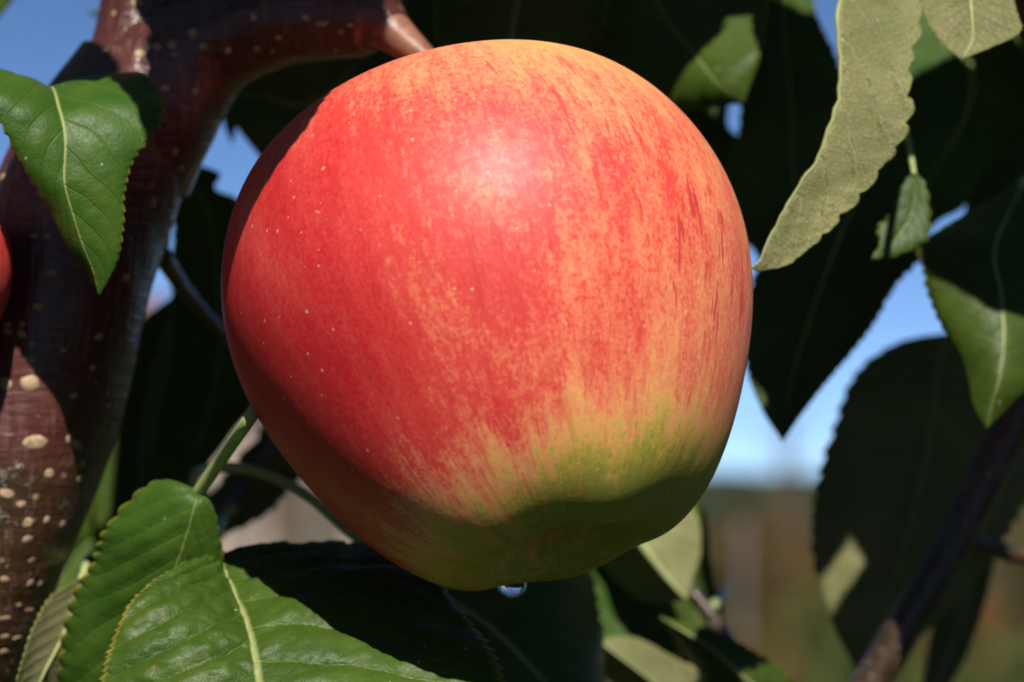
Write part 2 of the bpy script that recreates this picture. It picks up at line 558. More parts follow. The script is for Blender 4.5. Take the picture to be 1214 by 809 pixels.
# ---- rank grass and weeds between the rows
def undergrowth():
    g = np.random.default_rng(3)
    V, F, MI = [], [], []
    for k in range(16000):
        y = 14 + 60 * g.random() ** 1.6
        x = g.uniform(-.24, .24) * y * 1.25
        pn = noise.noise(Vector((x * .55, y * .22, 4.0)))
        mi = 2 if pn > .22 else (0 if pn > .02 else (1 if pn > -.2 else 3))
        hh = g.uniform(.15, .5) * (1 + .9 * max(0, noise.noise(Vector((x * .9, y * .3, 9.0)))))
        a = g.uniform(0, math.pi); w = g.uniform(.03, .08)
        dx = np.array([math.cos(a) * w, math.sin(a) * w, 0]); ln = g.normal(size=3) * .12
        c = np.array([x, y, 0.0]); i = len(V)
        V += [c - dx, c + dx, c + dx * .6 + np.array([ln[0], ln[1], hh]), c - dx * .5 + np.array([ln[0], ln[1], hh * .9])]
        F.append([i, i + 1, i + 2, i + 3]); MI.append(mi)
    o = mk("undergrowth", V, F, FOLS[:4], midx=MI, smooth=False)
    tag(o, "brown and green weeds growing between the orchard rows", "weeds", kind="stuff")


undergrowth()

# ------------------------------------------------------------------ the apple tree
tree_base = np.array([-.17, .47, 0.0])
tree = empty("apple_tree", tree_base)
tag(tree, "apple tree with wine red speckled limbs and serrated green leaves", "apple tree")
SURF = []


def limb(name, pts, nl=40, n=None, rough=.05, mat=None, keep=True):
    """pts: (px, py, depth, radius in photo pixels)"""
    W = [P(a, b, d) for a, b, d, r in pts]
    rr = [r / FPX * d for a, b, d, r in pts]
    V, F = tube_geo(W, rr, nl, n or len(pts) * 10, rough, seed=len(SURF))
    o = mk(name, V, F, mat or M_BARK, tree)
    if keep: SURF.append((V, F))
    return o


# main limb leaning in from the lower left, its upright stem and the side branch that carries the apple
low_end = P(-420, 1300, .43)
W = [tree_base + np.array([0, 0, -.03]), tree_base + np.array([.008, 0, .6]), tree_base + np.array([-.004, 0, 1.1]), low_end]
low2 = [P(-205, 960, .402), P(-100, 790, .3975), P(-28, 620, .396), P(22, 500, .396), P(52, 400, .396), P(92, 260, .397), P(136, 150, .399), P(160, 70, .40)]
rr = [.034, .030, .026, .0185] + [.0165, .0158, .0153, .0149, .0145, .0142, .0128, .0085]
V, F = tube_geo(W + low2, rr, 48, 260, .045, seed=3)
mk("trunk", V, F, M_BARK, tree); SURF.append((V, F))
limb("branch", [(120, 230, .398, 84), (150, 130, .399, 68), (168, 60, .401, 58), (176, -10, .403, 55), (190, -200, .41, 50), (230, -700, .43, 44), (330, -1600, .46, 25)], n=110)
limb("branch", [(145, 200, .400, 86), (182, 118, .399, 86), (243, 54, .398, 67), (320, 26, .396, 56), (400, 20, .394, 50), (440, 24, .392, 44), (458, 32, .391, 33), (466, 40, .391, 20)], n=110)
limb("fruit_spur", [(440, 22, .392, 30), (462, 36, .390, 26), (480, 50, .389, 21), (500, 66, .388, 16), (520, 88, .387, 13)], nl=20, mat=M_SPUR, rough=.08, keep=False)
# thinner shoots
limb("twig", [(1330, 250, .455, 26), (1262, 380, .452, 26), (1205, 490, .45, 25), (1135, 635, .448, 24), (1062, 760, .446, 22), (1000, 870, .445, 20), (900, 1060, .44, 15)], nl=16, n=70, rough=.06)
limb("twig", [(1140, 640, .449, 15), (1175, 648, .452, 12), (1225, 660, .456, 10), (1330, 640, .47, 8)], nl=12, rough=.08)
limb("twig", [(300, 40, .40, 30), (420, -60, .425, 26), (620, -170, .45, 22), (850, -230, .455, 20), (1080, -220, .45, 18), (1330, 250, .455, 26)], nl=16, n=80, rough=.06)
limb("twig", [(190, 300, .41, 12), (232, 360, .43, 9), (300, 420, .445, 9), (420, 430, .45, 10), (560, 520, .455, 11), (700, 600, .46, 10), (835, 720, .455, 9), (930, 880, .45, 9)], nl=12, n=70, rough=.08)
limb("twig", [(420, 440, .452, 14), (340, 525, .456, 15), (270, 610, .46, 14), (180, 720, .465, 12)], nl=12, n=40, rough=.06)
limb("twig", [(176, -150, .41, 26), (250, -420, .38, 20), (420, -640, .345, 14), (620, -760, .33, 10)], nl=12, n=40, rough=.06)
limb("twig", [(850, -230, .455, 14), (930, -420, .42, 12), (1040, -560, .395, 10), (1230, -700, .385, 8)], nl=12, n=40, rough=.06)


def vein_h(u, v, side):
    ph = v * NVEIN - np.abs(u) * VSLOPE + .37 * side
    f = np.abs((ph % 1.0) - .5) * 2      # 1 at veins
    return 1 - f ** 2


LEAFN = [0]


def leaf_world(rows, face=True, nv=90, nh=9, teeth=26, tooth=.06, quilt=.00035, bulge=.06, wave=.0006,
               nomid=False, crumple=.00008, petiole=None, pet_r=.0007, pet_mat=None, thick=.00026, rib=True, label=None, tooth_round=False, rib_r=.0004):
    """rows (k,3,3): left edge, midrib, right edge in world space from base to tip. face: upper side towards the camera"""
    LEAFN[0] += 1
    sd = LEAFN[0]
    rows = np.asarray(rows, float)
    S = cr(rows, nv)
    Lp, Mp, Rp = S[:, 0], S[:, 1], S[:, 2]
    v = np.linspace(0, 1, nv)
    # normals of the two halves
    T = np.gradient(Mp, axis=0)
    u = np.linspace(-1, 1, 2 * nh + 1)
    G = np.zeros((nv, len(u), 3))
    across = Rp - Lp
    n0 = np.cross(across, T); n0 /= np.linalg.norm(n0, axis=1, keepdims=True) + 1e-12
    avg = n0.sum(0)
    mid = Mp.mean(0)
    to_cam = CAM - mid
    sgn = 1.0 if np.dot(avg, to_cam) > 0 else -1.0
    if not face: sgn = -sgn
    n0 *= sgn                                 # towards the upper side
    rnd = np.random.default_rng(sd)
    jit = rnd.uniform(.75, 1.25, 400)
    for j, uu in enumerate(u):
        au = abs(uu)
        E = Lp if uu < 0 else Rp
        tv = v * teeth + (.5 if uu < 0 else 0)
        fr = tv % 1.0
        if tooth_round: saw = np.abs(np.sin(np.pi * fr)) ** .6 - .6
        else: saw = fr - .5
        saw = saw * jit[tv.astype(int) + (100 if uu < 0 else 0)]
        ext = 1 + tooth * saw * au ** 7
        half = E - Mp
        w = np.linalg.norm(half, axis=1, keepdims=True)
        p = Mp + half * (au * ext)[:, None]
        p = p + n0 * (w * bulge * 4 * au * (1 - au * .75))
        hq = vein_h(np.full(nv, uu), v, 1.0 if uu > 0 else 0.0) * quilt * (1 - au ** 4) * np.clip(w[:, 0] / .012, 0, 1)
        hq = hq * min(1.0, au * 5)
        p = p + n0 * hq[:, None]
        wv = np.array([noise.noise(Vector(q * 55) + Vector((sd * 1.7, 0, 0))) for q in p])
        p = p + n0 * (wv * wave * (.25 + au))[:, None]
        cv = np.array([noise.noise(Vector(q * 420)) + .5 * noise.noise(Vector(q * 900)) for q in p])
        G[:, j] = p + n0 * (cv * crumple)[:, None]
    nc = len(u)
    du = np.gradient(G, axis=1); dv = np.gradient(G, axis=0)
    N = np.cross(du, dv); ln = np.linalg.norm(N, axis=-1, keepdims=True)
    N = N / np.maximum(ln, 1e-12)
    N = np.where((N * n0[:, None]).sum(-1, keepdims=True) < 0, -N, N)
    N = np.where(ln < 1e-12, n0[:, None], N)
    th = thick * np.ones(nc); th[0] = th[-1] = thick * .35
    A = G + N * th[None, :, None] * .5
    B = G - N * th[None, :, None] * .5
    V = np.concatenate([A.reshape(-1, 3), B.reshape(-1, 3)])
    FA = grid_faces(nv, nc)
    # orientation of the faces
    q = FA[(nv // 2) * (nc - 1) + nc // 2]
    fn = np.cross(V[q[1]] - V[q[0]], V[q[3]] - V[q[0]])
    flip = np.dot(fn, n0[nv // 2]) < 0
    FA = grid_faces(nv, nc, flip=flip)
    FB = grid_faces(nv, nc, off=nv * nc, flip=not flip)
    rim = []
    o2 = nv * nc
    for i in range(nv - 1):
        for j in (0, nc - 1):
            a, b = i * nc + j, (i + 1) * nc + j
            f = [a, b, b + o2, a + o2]
            rim.append(f if (j == 0) != flip else f[::-1])
    for i, rv in ((0, True), (nv - 1, False)):
        for j in range(nc - 1):
            a, b = i * nc + j, i * nc + j + 1
            f = [a, b, b + o2, a + o2]
            rim.append(f if rv == flip else f[::-1])
    F = FA + FB + rim
    mi = [0] * len(FA) + [1] * len(FB) + [0] * len(rim)
    UVg = np.stack(np.meshgrid(v, (u + 1) / 2, indexing='ij')[::-1], -1).reshape(-1, 2)
    if nomid: UVg[:, 0] = .5 + np.where(UVg[:, 0] < .5, -1, 1) * (.03 + .94 * np.abs(UVg[:, 0] - .5))
    UVg = np.concatenate([UVg, UVg])
    o = mk("leaf", V, F, [M_TOP, M_UND], tree, midx=mi, uv=UVg)
    if label: o["label"] = label
    if rib:
        c = G[:, nh]
        k = max(10, nv // 4)
        ii = np.linspace(0, nv - 1, k).astype(int)
        rr = np.linspace(rib_r * 1.15, rib_r * .22, k)
        Vr, Fr = tube_geo(c[ii] - n0[ii] * rr[:, None] * .45, rr, 8, k)
        mk("midrib", Vr, Fr, M_RIB, o)
    if petiole is not None:
        pts = [Mp[min(2, nv - 1)], Mp[0]] + [np.asarray(q) for q in petiole]
        Vp, Fp = tube_geo(pts, [pet_r * .7] + [pet_r] * (len(pts) - 2) + [pet_r * 1.25], 10, len(pts) * 7)
        mk("petiole", Vp, Fp, pet_mat or M_PET, o)
    return o


def rows_px(rows, shift=None):
    out = []
    for r in rows:
        if len(r) == 3 and not hasattr(r[0], '__len__'): r = (r, r, r)
        out.append([P(*q) for q in r])
    out = np.array(out)
    # ends shared by all three lines are opened by a hair so that the loft has no folded rows
    if shift is not None: out = out + SUN * shift
    return out


def leaf(rows, shift=None, pet=None, **kw):
    W = rows_px(rows, shift)
    if pet is not None:
        pet = [P(*q) for q in pet]
    return leaf_world(W, petiole=pet, **kw)


def flat(d0, d1, spec, wid=0.0):
    """rows from ((Lx,Ly),(Mx,My),(Rx,Ry)) with depth running d0..d1 and the edges wid deeper than the midrib"""
    out = []
    n = len(spec)
    for i, r in enumerate(spec):
        d = d0 + (d1 - d0) * i / (n - 1)
        if not hasattr(r[0], '__len__'): r = (r, r, r)
        (a, b, c) = r
        e = wid * (1 if 0 < i < n - 1 else 0)
        out.append(((a[0], a[1], d + e), (b[0], b[1], d), (c[0], c[1], d + e)))
    return out


HI = dict(nv=190, nh=14)
# leaf hanging before the limb
leaf([((-20, 125, .376), (42, 122, .388), (150, 112, .395)),
      ((-28, 87, .364), (60, 104, .371), (165, 92, .380)),
      ((-18, 110, .358), (70, 132, .3615), (189, 116, .369)),
      ((-2, 145, .357), (77, 165, .3590), (190, 150, .365)),
      ((28, 200, .358), (76, 215, .3580), (160, 188, .362)),
      ((60, 252, .360), (85, 250, .3583), (149, 225, .361)),
      ((80, 293, .361), (98, 290, .359), (147, 270, .361)),
      ((102, 322, .362), (111, 322, .360), (139, 312, .361)), (118, 350, .361)],
     teeth=30, tooth=.07, pet=[(38, 150, .392), (60, 190, .392)], quilt=.0003, bulge=.05,
     label="drooping sunlit leaf hanging before the limb, tip down", **HI)
# upright rounded leaf at the lower left with its pale stalk
leaf([(236, 583, .373), ((182, 574, .376), (232, 602, .371), (254, 598, .373)),
      ((130, 622, .378), (222, 640, .372), (264, 640, .375)),
      ((113, 662, .380), (206, 685, .374), (268, 690, .378)),
      ((89, 706, .383), (188, 735, .377), (262, 750, .381)),
      ((76, 770, .386), (170, 795, .380), (250, 810, .384)),
      ((74, 835, .389), (152, 860, .383), (230, 865, .387)), (112, 940, .387)],
     rib=False, pet=[(262, 545, .367), (296, 496, .3545), (318, 466, .366), (345, 440, .40), (420, 430, .447)], pet_r=.00098,
     nomid=True, teeth=22, tooth=.075, tooth_round=True, quilt=.0004, bulge=.10, rib_r=.0003,
     label="rounded dark green leaf with a pale stalk", **HI)
# broad leaf under the apple
leaf([(262, 658, .380), ((212, 671, .366), (268, 682, .372), (318, 648, .387)),
      ((166, 705, .360), (283, 714, .364), (400, 652, .389)),
      ((137, 752, .355), (297, 757, .355), (492, 672, .381)),
      ((122, 796, .352), (306, 807, .349), (560, 745, .367)),
      ((118, 835, .349), (312, 852, .345), (594, 808, .357)),
      ((135, 890, .347), (320, 900, .342), (600, 870, .350)), (340, 1000, .34)],
     teeth=40, tooth=.03, quilt=.0011, crumple=.00045, bulge=.05, wave=.0014, rib_r=.00045,
     pet=[(255, 640, .40), (268, 610, .45), (280, 600, .459)],
     label="broad quilted leaf carrying the round shadow of the apple", nv=300, nh=34)
# pale underside beside the limb foot
leaf([((98, 684, .393),) * 3, ((62, 706, .388), (86, 722, .391), (112, 722, .393)), ((44, 738, .383), (70, 762, .388), (116, 770, .393)),
      ((31, 778, .380), (52, 797, .385), (106, 820, .393)), ((22, 820, .378), (38, 836, .383), (90, 860, .393)), ((12, 930, .380),) * 3],
     face=False, teeth=20, tooth=.09, tooth_round=True, pet=[(112, 662, .41), (150, 720, .43), (180, 718, .462)],
     label="pale grey underside of a leaf beside the limb foot", **HI)
# long pale underside to the right of the apple
E_ = [((1062, -50, .386),) * 3,
      ((1030, -30, .396), (1015, -28, .380), (1088, -40, .383)),
      ((1010, 5, .396), (993, 15, .375), (1094, 0, .381)),
      ((1015, 85, .394), (1000, 98, .373), (1092, 72, .377)),
      ((1000, 165, .390), (976, 178, .371), (1086, 150, .374)),
      ((965, 215, .386), (945, 228, .370), (1046, 228, .373)),
      ((930, 262, .380), (918, 272, .369), (985, 286, .371)),
      ((905, 300, .373), (902, 303, .368), (936, 312, .369)), ((892, 319, .368),) * 3]
leaf(E_, face=False, teeth=20, tooth=.10, tooth_round=True, quilt=.0014, wave=.0036, crumple=.0005, bulge=.03, pet=[(1075, -110, .41), (1080, -222, .45)],
     label="long folded leaf showing its pale grey underside", nv=220, nh=26)
MD = dict(nv=110, nh=8)
leaf(flat(.318, .312, [(1160, -150), ((1088, -50), (1150, -60), (1215, -55)), ((1092, 0), (1150, 0), (1202, -10)),
                       ((1097, 22), (1152, 22), (1206, 16)), ((1116, 52), (1152, 50), (1207, 40)), (1140, 72)]),
     face=False, pet=[(1165, -200, .35), (1120, -235, .45)], label="pale leaf underside at the top corner", **MD)
leaf(flat(.402, .396, [(1083, 203), ((1069, 222), (1086, 225), (1097, 220)), ((1058, 252), (1080, 255), (1102, 255)),
                       ((1041, 270), (1066, 278), (1098, 284)), ((1043, 290), (1052, 295), (1066, 303)), (1030, 308)]),
     teeth=9, tooth=.2, tooth_round=True, pet_r=.0004, rib_r=.0002, pet=[(1078, 172, .412), (1066, 100, .425), (1062, -60, .44), (1080, -220, .451)],
     label="small curled light green leaf behind the pale one", **MD)
leaf([((1215, 215, .428),) * 3, ((1098, 285, .415), (1180, 292, .411), (1262, 285, .42)),
      ((1091, 320, .412), (1187, 350, .406), (1276, 360, .415)), ((1108, 375, .409), (1190, 402, .403), (1262, 412, .41)),
      ((1140, 432, .406), (1185, 447, .401), (1230, 452, .405)), ((1153, 482, .403), (1175, 482, .401), (1196, 484, .403)), ((1170, 508, .401),) * 3],
     teeth=26, pet=[(1260, 190, .44), (1330, 250, .455)], label="leaf hanging tip down, shaded above and sunlit at the tip", **MD)
leaf(flat(.445, .432, [(1040, 190), ((930, 255), (1000, 270), (1092, 290)), ((890, 340), (970, 350), (1060, 342)),
                       ((880, 400), (950, 410), (1030, 394)), ((888, 450), (938, 455), (992, 440)), ((905, 490), (932, 490), (958, 482)), (928, 525)]),
     pet=[(1060, 100, .452), (1080, -220, .452)], label="dark shaded pointed leaf against the sky", **MD)
leaf(flat(.472, .462, [(1165, 392), ((1070, 404), (1120, 412), (1200, 420)), ((1014, 445), (1110, 462), (1230, 470)),
                       ((985, 520), (1100, 530), (1240, 540)), ((966, 590), (1085, 600), (1215, 600)), ((963, 650), (1065, 670), (1180, 660)),
                       ((980, 720), (1045, 730), (1120, 730)), ((1005, 775), (1028, 780), (1062, 775)), (1018, 802)], .004),
     face=False, pet=[(1210, 370, .46), (1262, 380, .453)], label="large dark leaf behind the slanting stem", **MD)
leaf(flat(.50, .49, [(1215, 500), ((1170, 560), (1190, 570), (1214, 560)), ((1130, 640), (1165, 650), (1190, 620)),
                     ((1110, 720), (1140, 730), (1172, 700)), ((1095, 800), (1115, 800), (1145, 780)), (1085, 880)]),
     face=False, pet=[(1250, 420, .47), (1262, 380, .455)], **MD)
# under the apple, right
leaf([((722, 560, .458),) * 3, ((690, 610, .462), (744, 618, .452), (800, 580, .455)), ((712, 668, .462), (765, 650, .450), (825, 612, .453)),
      ((745, 705, .46), (788, 680, .449), (830, 652, .452)), ((776, 716, .455), (805, 700, .448), (821, 690, .45)), ((815, 711, .448),) * 3],
     face=False, pet=[(712, 590, .459)], rib_r=.0010, label="pale leaf underside with a bold midrib behind the apple", **MD)
leaf(flat(.475, .47, [(800, 540), ((740, 600), (800, 600), (836, 610)), ((760, 660), (815, 660), (842, 660)), ((790, 720), (825, 720), (848, 715)), (838, 770)]),
     pet=[(760, 560, .47), (700, 600, .461)], **MD)
leaf([((905, 900, .452),) * 3, ((770, 880, .452), (830, 850, .447), (860, 815, .447)), ((722, 825, .45), (768, 803, .445), (802, 783, .446)),
      ((703, 786, .45), (728, 773, .445), (752, 756, .446)), ((707, 757, .447),) * 3],
     face=False, pet=[(930, 880, .45)], label="pale rounded leaf underside at the lower edge", **MD)
leaf([((965, 870, .442),) * 3, ((932, 798, .44), (902, 822, .434), (872, 850, .445)), ((896, 773, .437), (870, 793, .431), (842, 818, .442)),
      ((852, 749, .434), (834, 763, .430), (818, 778, .438)), ((783, 732, .432),) * 3],
     face=True, teeth=14, tooth=.10, pet=[(940, 885, .449)], label="narrow green leaf pointing towards the apple", **MD)
# dark leaves below the apple
leaf([((432, 645, .402),) * 3, ((560, 630, .43), (500, 690, .408), (440, 735, .405)), ((670, 650, .44), (580, 745, .41), (480, 810, .402)),
      ((705, 740, .435), (640, 805, .41), (540, 870, .40)), ((712, 810, .43), (680, 860, .408), (620, 910, .40)), ((735, 930, .405),) * 3],
     pet=[(400, 619, .402), (368, 591, .401), (330, 569, .402), (290, 556, .403), (255, 556, .41), (230, 570, .44), (225, 660, .462)], pet_r=.00085,
     label="shaded leaf under the apple on a curved green stalk", **MD)
leaf(flat(.47, .46, [(620, 600), ((640, 660), (680, 660), (760, 620)), ((620, 740), (690, 740), (790, 720)), ((640, 830), (700, 830), (800, 800)), (720, 930)]),
     pet=[(640, 570, .458)], **MD)
leaf(flat(.49, .49, [(860, 700), ((780, 680), (800, 720), (840, 770)), ((690, 690), (700, 760), (740, 830)), ((600, 720), (600, 790), (620, 850)), (480, 840)]),
     pet=[(845, 720, .46)], **MD)
# behind the apple, top
leaf(flat(.435, .43, [(640, -230), ((545, -90), (625, -90), (710, -90)), ((517, 0), (612, 10), (720, 0)), ((526, 62), (600, 80), (690, 80)), (590, 165)], .003),
     pet=[(640, -200, .45)], tooth=.10, teeth=16, tooth_round=True, **MD)
leaf([((700, -190, .45),) * 3, ((660, -60, .45), (760, -60, .443), (905, -85, .444)), ((680, 40, .445), (790, 15, .436), (912, -10, .436)),
      ((740, 110, .438), (830, 68, .428), (908, 45, .428)), ((800, 132, .432), (855, 100, .424), (902, 68, .425)), ((882, 122, .424),) * 3],
     rib=False, nomid=True, pet=[(690, -200, .452)], label="leaf behind the apple with a bright green lit tip", **MD)
leaf(flat(.455, .45, [(930, -200), ((880, -60), (930, -60), (960, -60)), ((878, 20), (930, 20), (965, 8)), ((877, 90), (935, 90), (988, 62)),
                      ((876, 150), (940, 150), (1008, 120)), ((862, 210), (940, 200), (1020, 190)), ((880, 270), (950, 270), (1020, 260)), (955, 400)]),
     pet=[(900, -225, .455)], **MD)
leaf(flat(.475, .47, [(790, -10), ((740, 60), (800, 70), (860, 95)), ((750, 140), (810, 150), (863, 150)), ((790, 210), (840, 220), (895, 185)), (910, 310)]),
     pet=[(760, -120, .465), (740, -205, .453)], **MD)
leaf(flat(.465, .455, [(1190, -90), ((1080, 0), (1150, 20), (1270, 0)), ((1060, 110), (1150, 120), (1290, 100)), ((1040, 190), (1110, 200), (1180, 190)),
                       ((1030, 240), (1080, 245), (1142, 246)), ((1030, 300), (1065, 300), (1106, 270)), (1055, 350)]),
     pet=[(1180, -150, .46), (1150, -215, .452)], **MD)
leaf(flat(.475, .47, [(1330, 60), ((1200, 90), (1250, 130), (1320, 200)), ((1150, 180), (1220, 190), (1300, 240)), ((1142, 245), (1200, 240), (1275, 265)), ((1172, 280), (1215, 276), (1250, 290)), (1200, 304)]),
     pet=[(1340, 120, .465), (1330, 250, .457)], **MD)
leaf(flat(.46, .455, [(1330, 290), ((1240, 250), (1240, 300), (1250, 380)), ((1160, 292), (1170, 320), (1190, 370)), ((1108, 285), (1112, 296), (1118, 310)), (1090, 290)]),
     pet=[(1330, 260, .457)], **MD)
# behind the limb and left of the apple
leaf(flat(.46, .45, [(450, 50), ((385, 60), (372, 120), (352, 225)), ((318, 60), (312, 115), (302, 180)), ((268, 75), (268, 110), (272, 142)), (242, 108)]),
     pet=[(440, -40, .43)], **MD)
leaf(flat(.47, .47, [(285, 100), ((266, 130), (272, 132), (284, 128)), ((266, 150), (273, 150), (281, 148)), (276, 172)]), pet=[(330, 20, .44), (400, -45, .422)], nv=60, nh=5)
leaf(flat(.45, .46, [(205, 190), ((190, 197), (225, 199), (260, 203)), ((198, 215), (230, 215), (256, 224)), ((206, 260), (250, 260), (290, 245)),
                     ((203, 330), (258, 330), (310, 330)), ((200, 420), (260, 420), (330, 430)), ((180, 510), (240, 510), (300, 480)), (195, 620)]),
     pet=[(200, 230, .42), (195, 290, .411)], **MD)
leaf(flat(.475, .47, [(225, 335), ((150, 400), (190, 410), (235, 400)), ((110, 500), (170, 510), (235, 500)), ((110, 580), (165, 590), (235, 570)), ((120, 640), (160, 660), (215, 640)), (160, 720)]),
     pet=[(232, 362, .432)], **MD)
leaf(flat(.49, .48, [(260, 590), ((200, 560), (190, 620), (230, 680)), ((120, 570), (110, 640), (150, 730)), ((60, 620), (60, 700), (90, 780)), (-20, 760)]),
     pet=[(270, 608, .462)], **MD)
leaf(flat(.462, .458, [(430, 430), ((380, 440), (395, 490), (402, 520)), ((320, 500), (335, 545), (352, 570)), ((270, 560), (290, 590), (318, 608)), ((225, 620), (250, 628), (268, 634)), (190, 660)]),
     face=False, teeth=12, tooth=.14, pet=[(430, 432, .451)], **MD)
leaf(flat(.47, .46, [(170, -30), ((140, -20), (150, 10), (160, 40)), ((120, 8), (124, 20), (130, 30)), (104, 16)]), pet=[(180, -40, .44), (178, -60, .406)], nv=60, nh=5)
leaf(flat(.45, .45, [(60, -160), ((-40, -90), (20, -90), (60, -80)), ((-40, -30), (0, -30), (30, -20)), (-8, 30)]), pet=[(120, -190, .43), (186, -180, .41)], nv=60, nh=6)
leaf(flat(.465, .46, [(470, -150), ((410, -70), (470, -70), (550, -80)), ((400, 20), (480, 20), (560, 10)), ((420, 90), (490, 100), (560, 90)), (500, 190)]),
     pet=[(480, -110, .435)], **MD)
# young leaf behind the rounded one
leaf(flat(.402, .400, [(132, 640), ((100, 668), (118, 672), (135, 668)), ((92, 690), (112, 698), (135, 700)), (100, 740)]), pet=[(160, 620, .42), (205, 690, .462)], nv=60, nh=5)

# ---- unseen leaves above the picture, added and shaped to shade limb, branch, rear leaves
CST = dict(nv=70, nh=6)
leaf(flat(.46, .46, [(470, -190), ((390, -90), (470, -90), (560, -100)), ((370, 10), (470, 10), (575, 0)), ((400, 100), (480, 110), (560, 90)), (490, 200)]), shift=.088, **CST)
leaf(flat(.385, .385, [(330, -120), ((185, -40), (320, -40), (452, -60)), ((172, 60), (300, 60), (452, 70)), ((158, 140), (285, 160), (428, 190)),
                       ((130, 190), (275, 270), (402, 315)), ((160, 320), (262, 390), (378, 450)), ((190, 450), (262, 490), (350, 560)), ((225, 560), (262, 590), (310, 622)), (262, 680)]),
     shift=.128, **CST)
leaf(flat(.455, .455, [(300, -40), ((225, 40), (310, 50), (440, 30)), ((200, 150), (310, 150), (450, 140)), ((180, 280), (280, 280), (400, 270)), ((165, 400), (260, 410), (350, 400)), ((165, 520), (230, 530), (320, 500)), (200, 650)]), shift=.122, **CST)
leaf(flat(.375, .375, [(90, -190), ((20, -100), (80, -80), (138, -90)), ((40, 10), (95, 10), (140, 10)), ((62, 92), (100, 90), (136, 95)), (116, 150)]), shift=.10, **CST)
leaf(flat(.435, .435, [(640, -220), ((540, -100), (640, -80), (770, -110)), ((500, 0), (650, 20), (835, -10)), ((545, 100), (690, 110), (848, 80)), (730, 210)]), shift=.085, **CST)
leaf(flat(.435, .435, [(860, -240), ((780, -130), (870, -120), (970, -120)), ((780, -20), (870, 0), (980, -10)), ((815, 42), (880, 46), (945, 40)), (900, 58)]), shift=.085, **CST)
leaf(flat(.45, .45, [(930, -40), ((890, 50), (950, 60), (1010, 50)), ((862, 180), (950, 180), (1040, 180)), ((865, 300), (950, 300), (1050, 300)), ((900, 400), (950, 400), (1010, 400)), (950, 480)]), shift=.092, **CST)
leaf(flat(.45, .45, [(1160, -40), ((1060, 30), (1150, 40), (1270, 30)), ((1045, 150), (1150, 150), (1300, 150)), ((1045, 280), (1140, 280), (1290, 290)), ((1060, 370), (1130, 380), (1220, 390)), (1130, 470)]), shift=.088, **CST)
leaf(flat(.44, .44, [(1010, 190), ((905, 250), (990, 260), (1090, 250)), ((875, 350), (975, 350), (1085, 350)), ((875, 440), (960, 440), (1040, 440)), ((895, 500), (940, 505), (985, 495)), (935, 545)]), shift=.122, **CST)
leaf(flat(.41, .41, [(1250, 140), ((1115, 220), (1190, 230), (1290, 230)), ((1098, 300), (1190, 310), (1300, 310)), ((1128, 360), (1180, 370), (1290, 400)), (1166, 417)]), shift=.10, **CST)
leaf(flat(.465, .465, [(1130, 330), ((1010, 400), (1110, 410), (1230, 410)), ((988, 480), (1110, 500), (1260, 500)), ((1005, 555), (1110, 580), (1260, 590)), ((1032, 640), (1125, 650), (1230, 650)), ((1056, 715), (1120, 720), (1200, 715)), (1120, 770)]), shift=.125, **CST)

# ---- unseen crown leaves added around the picture to darken the ambient light
def shading_crown():
    V, F, UV, MI = [], [], [], []
    g = np.random.default_rng(11)
    made = 0
    vv = np.array([0, .12, .35, .6, .82, 1.0]); ww = np.array([.04, .7, 1.0, .9, .5, .02])
    while made < 3400:
        c = np.array([g.uniform(-1.0, 1.0), g.uniform(-.75, 1.25), g.uniform(.75, 2.45)])
        rel = c - CAM
        x, y, z = rel @ RIGHT, rel @ UP, rel @ FWD
        if z > -.1 and abs(x) < .09 + .30 * max(z, 0) and abs(y) < .07 + .22 * max(z, 0): continue
        if z < .34 and y < .15 and abs(x) < .42: continue          # open aisle side
        if z < .05 and y < .22: continue
        bad = False
        for d in (.32, .36, .40, .44, .48, .52):                      # sunbeam that reaches the picture
            tt = (z - d) / s_cam[2] * -1.0
            if tt <= 0: continue
            q = rel - SUN * tt
            qx, qy = (q @ RIGHT) / d * FPX + PW / 2, PH / 2 - (q @ UP) / d * FPX
            if -330 < qx < 1550 and -330 < qy < 1140: bad = True; break
        if bad: continue
        L = g.uniform(.06, .095); W = L * g.uniform(.24, .32)
        a = g.normal(size=3) * .6 + np.array([0, 0, -.75]); a /= np.linalg.norm(a)
        b = np.cross(a, g.normal(size=3)); b /= np.linalg.norm(b)
        nn = np.cross(a, b)
        curl = g.uniform(-.1, .35)
        i = len(V)
        for v_, w_ in zip(vv, ww):
            m = c + a * L * (v_ - .5) - nn * L * curl * v_ * v_
            for u_ in (-1, 0, 1):
                V.append(m + b * (W * w_ * u_) + nn * (W * w_ * .25 * abs(u_)))
                UV.append((.5 + .5 * u_, v_))
        for f in grid_faces(6, 3, off=i): F.append(f)
        made += 1
    o = mk("shading_foliage", V, F, [M_TOP], tree, uv=np.array(UV))
    tag(o, kind="stuff")


shading_crown()

# unseen row of trees added behind the camera to block low skylight
def blocking_row():
    V, F = [], []
    g = np.random.default_rng(5)
    for k in range(9000):
        x = g.uniform(-7, 7); hmax = 2.7 + .5 * math.sin(x * 2.1)
        c = np.array([x, -3.6 + g.normal() * .45, abs(g.uniform(.25, hmax))])
        q = g.normal(size=(2, 3)); q /= np.linalg.norm(q, axis=1, keepdims=True)
        s_ = g.uniform(.06, .11); i = len(V)
        V += [c - q[0] * s_, c + q[1] * s_ * .6, c + q[0] * s_, c - q[1] * s_ * .6]
        F.append([i, i + 1, i + 2, i + 3])
    o = mk("light_blocking_row", V, F, FOLS[1], smooth=False)
    tag(o, "unseen dense green tree row, added to block low skylight", "tree row", kind="stuff")


blocking_row()

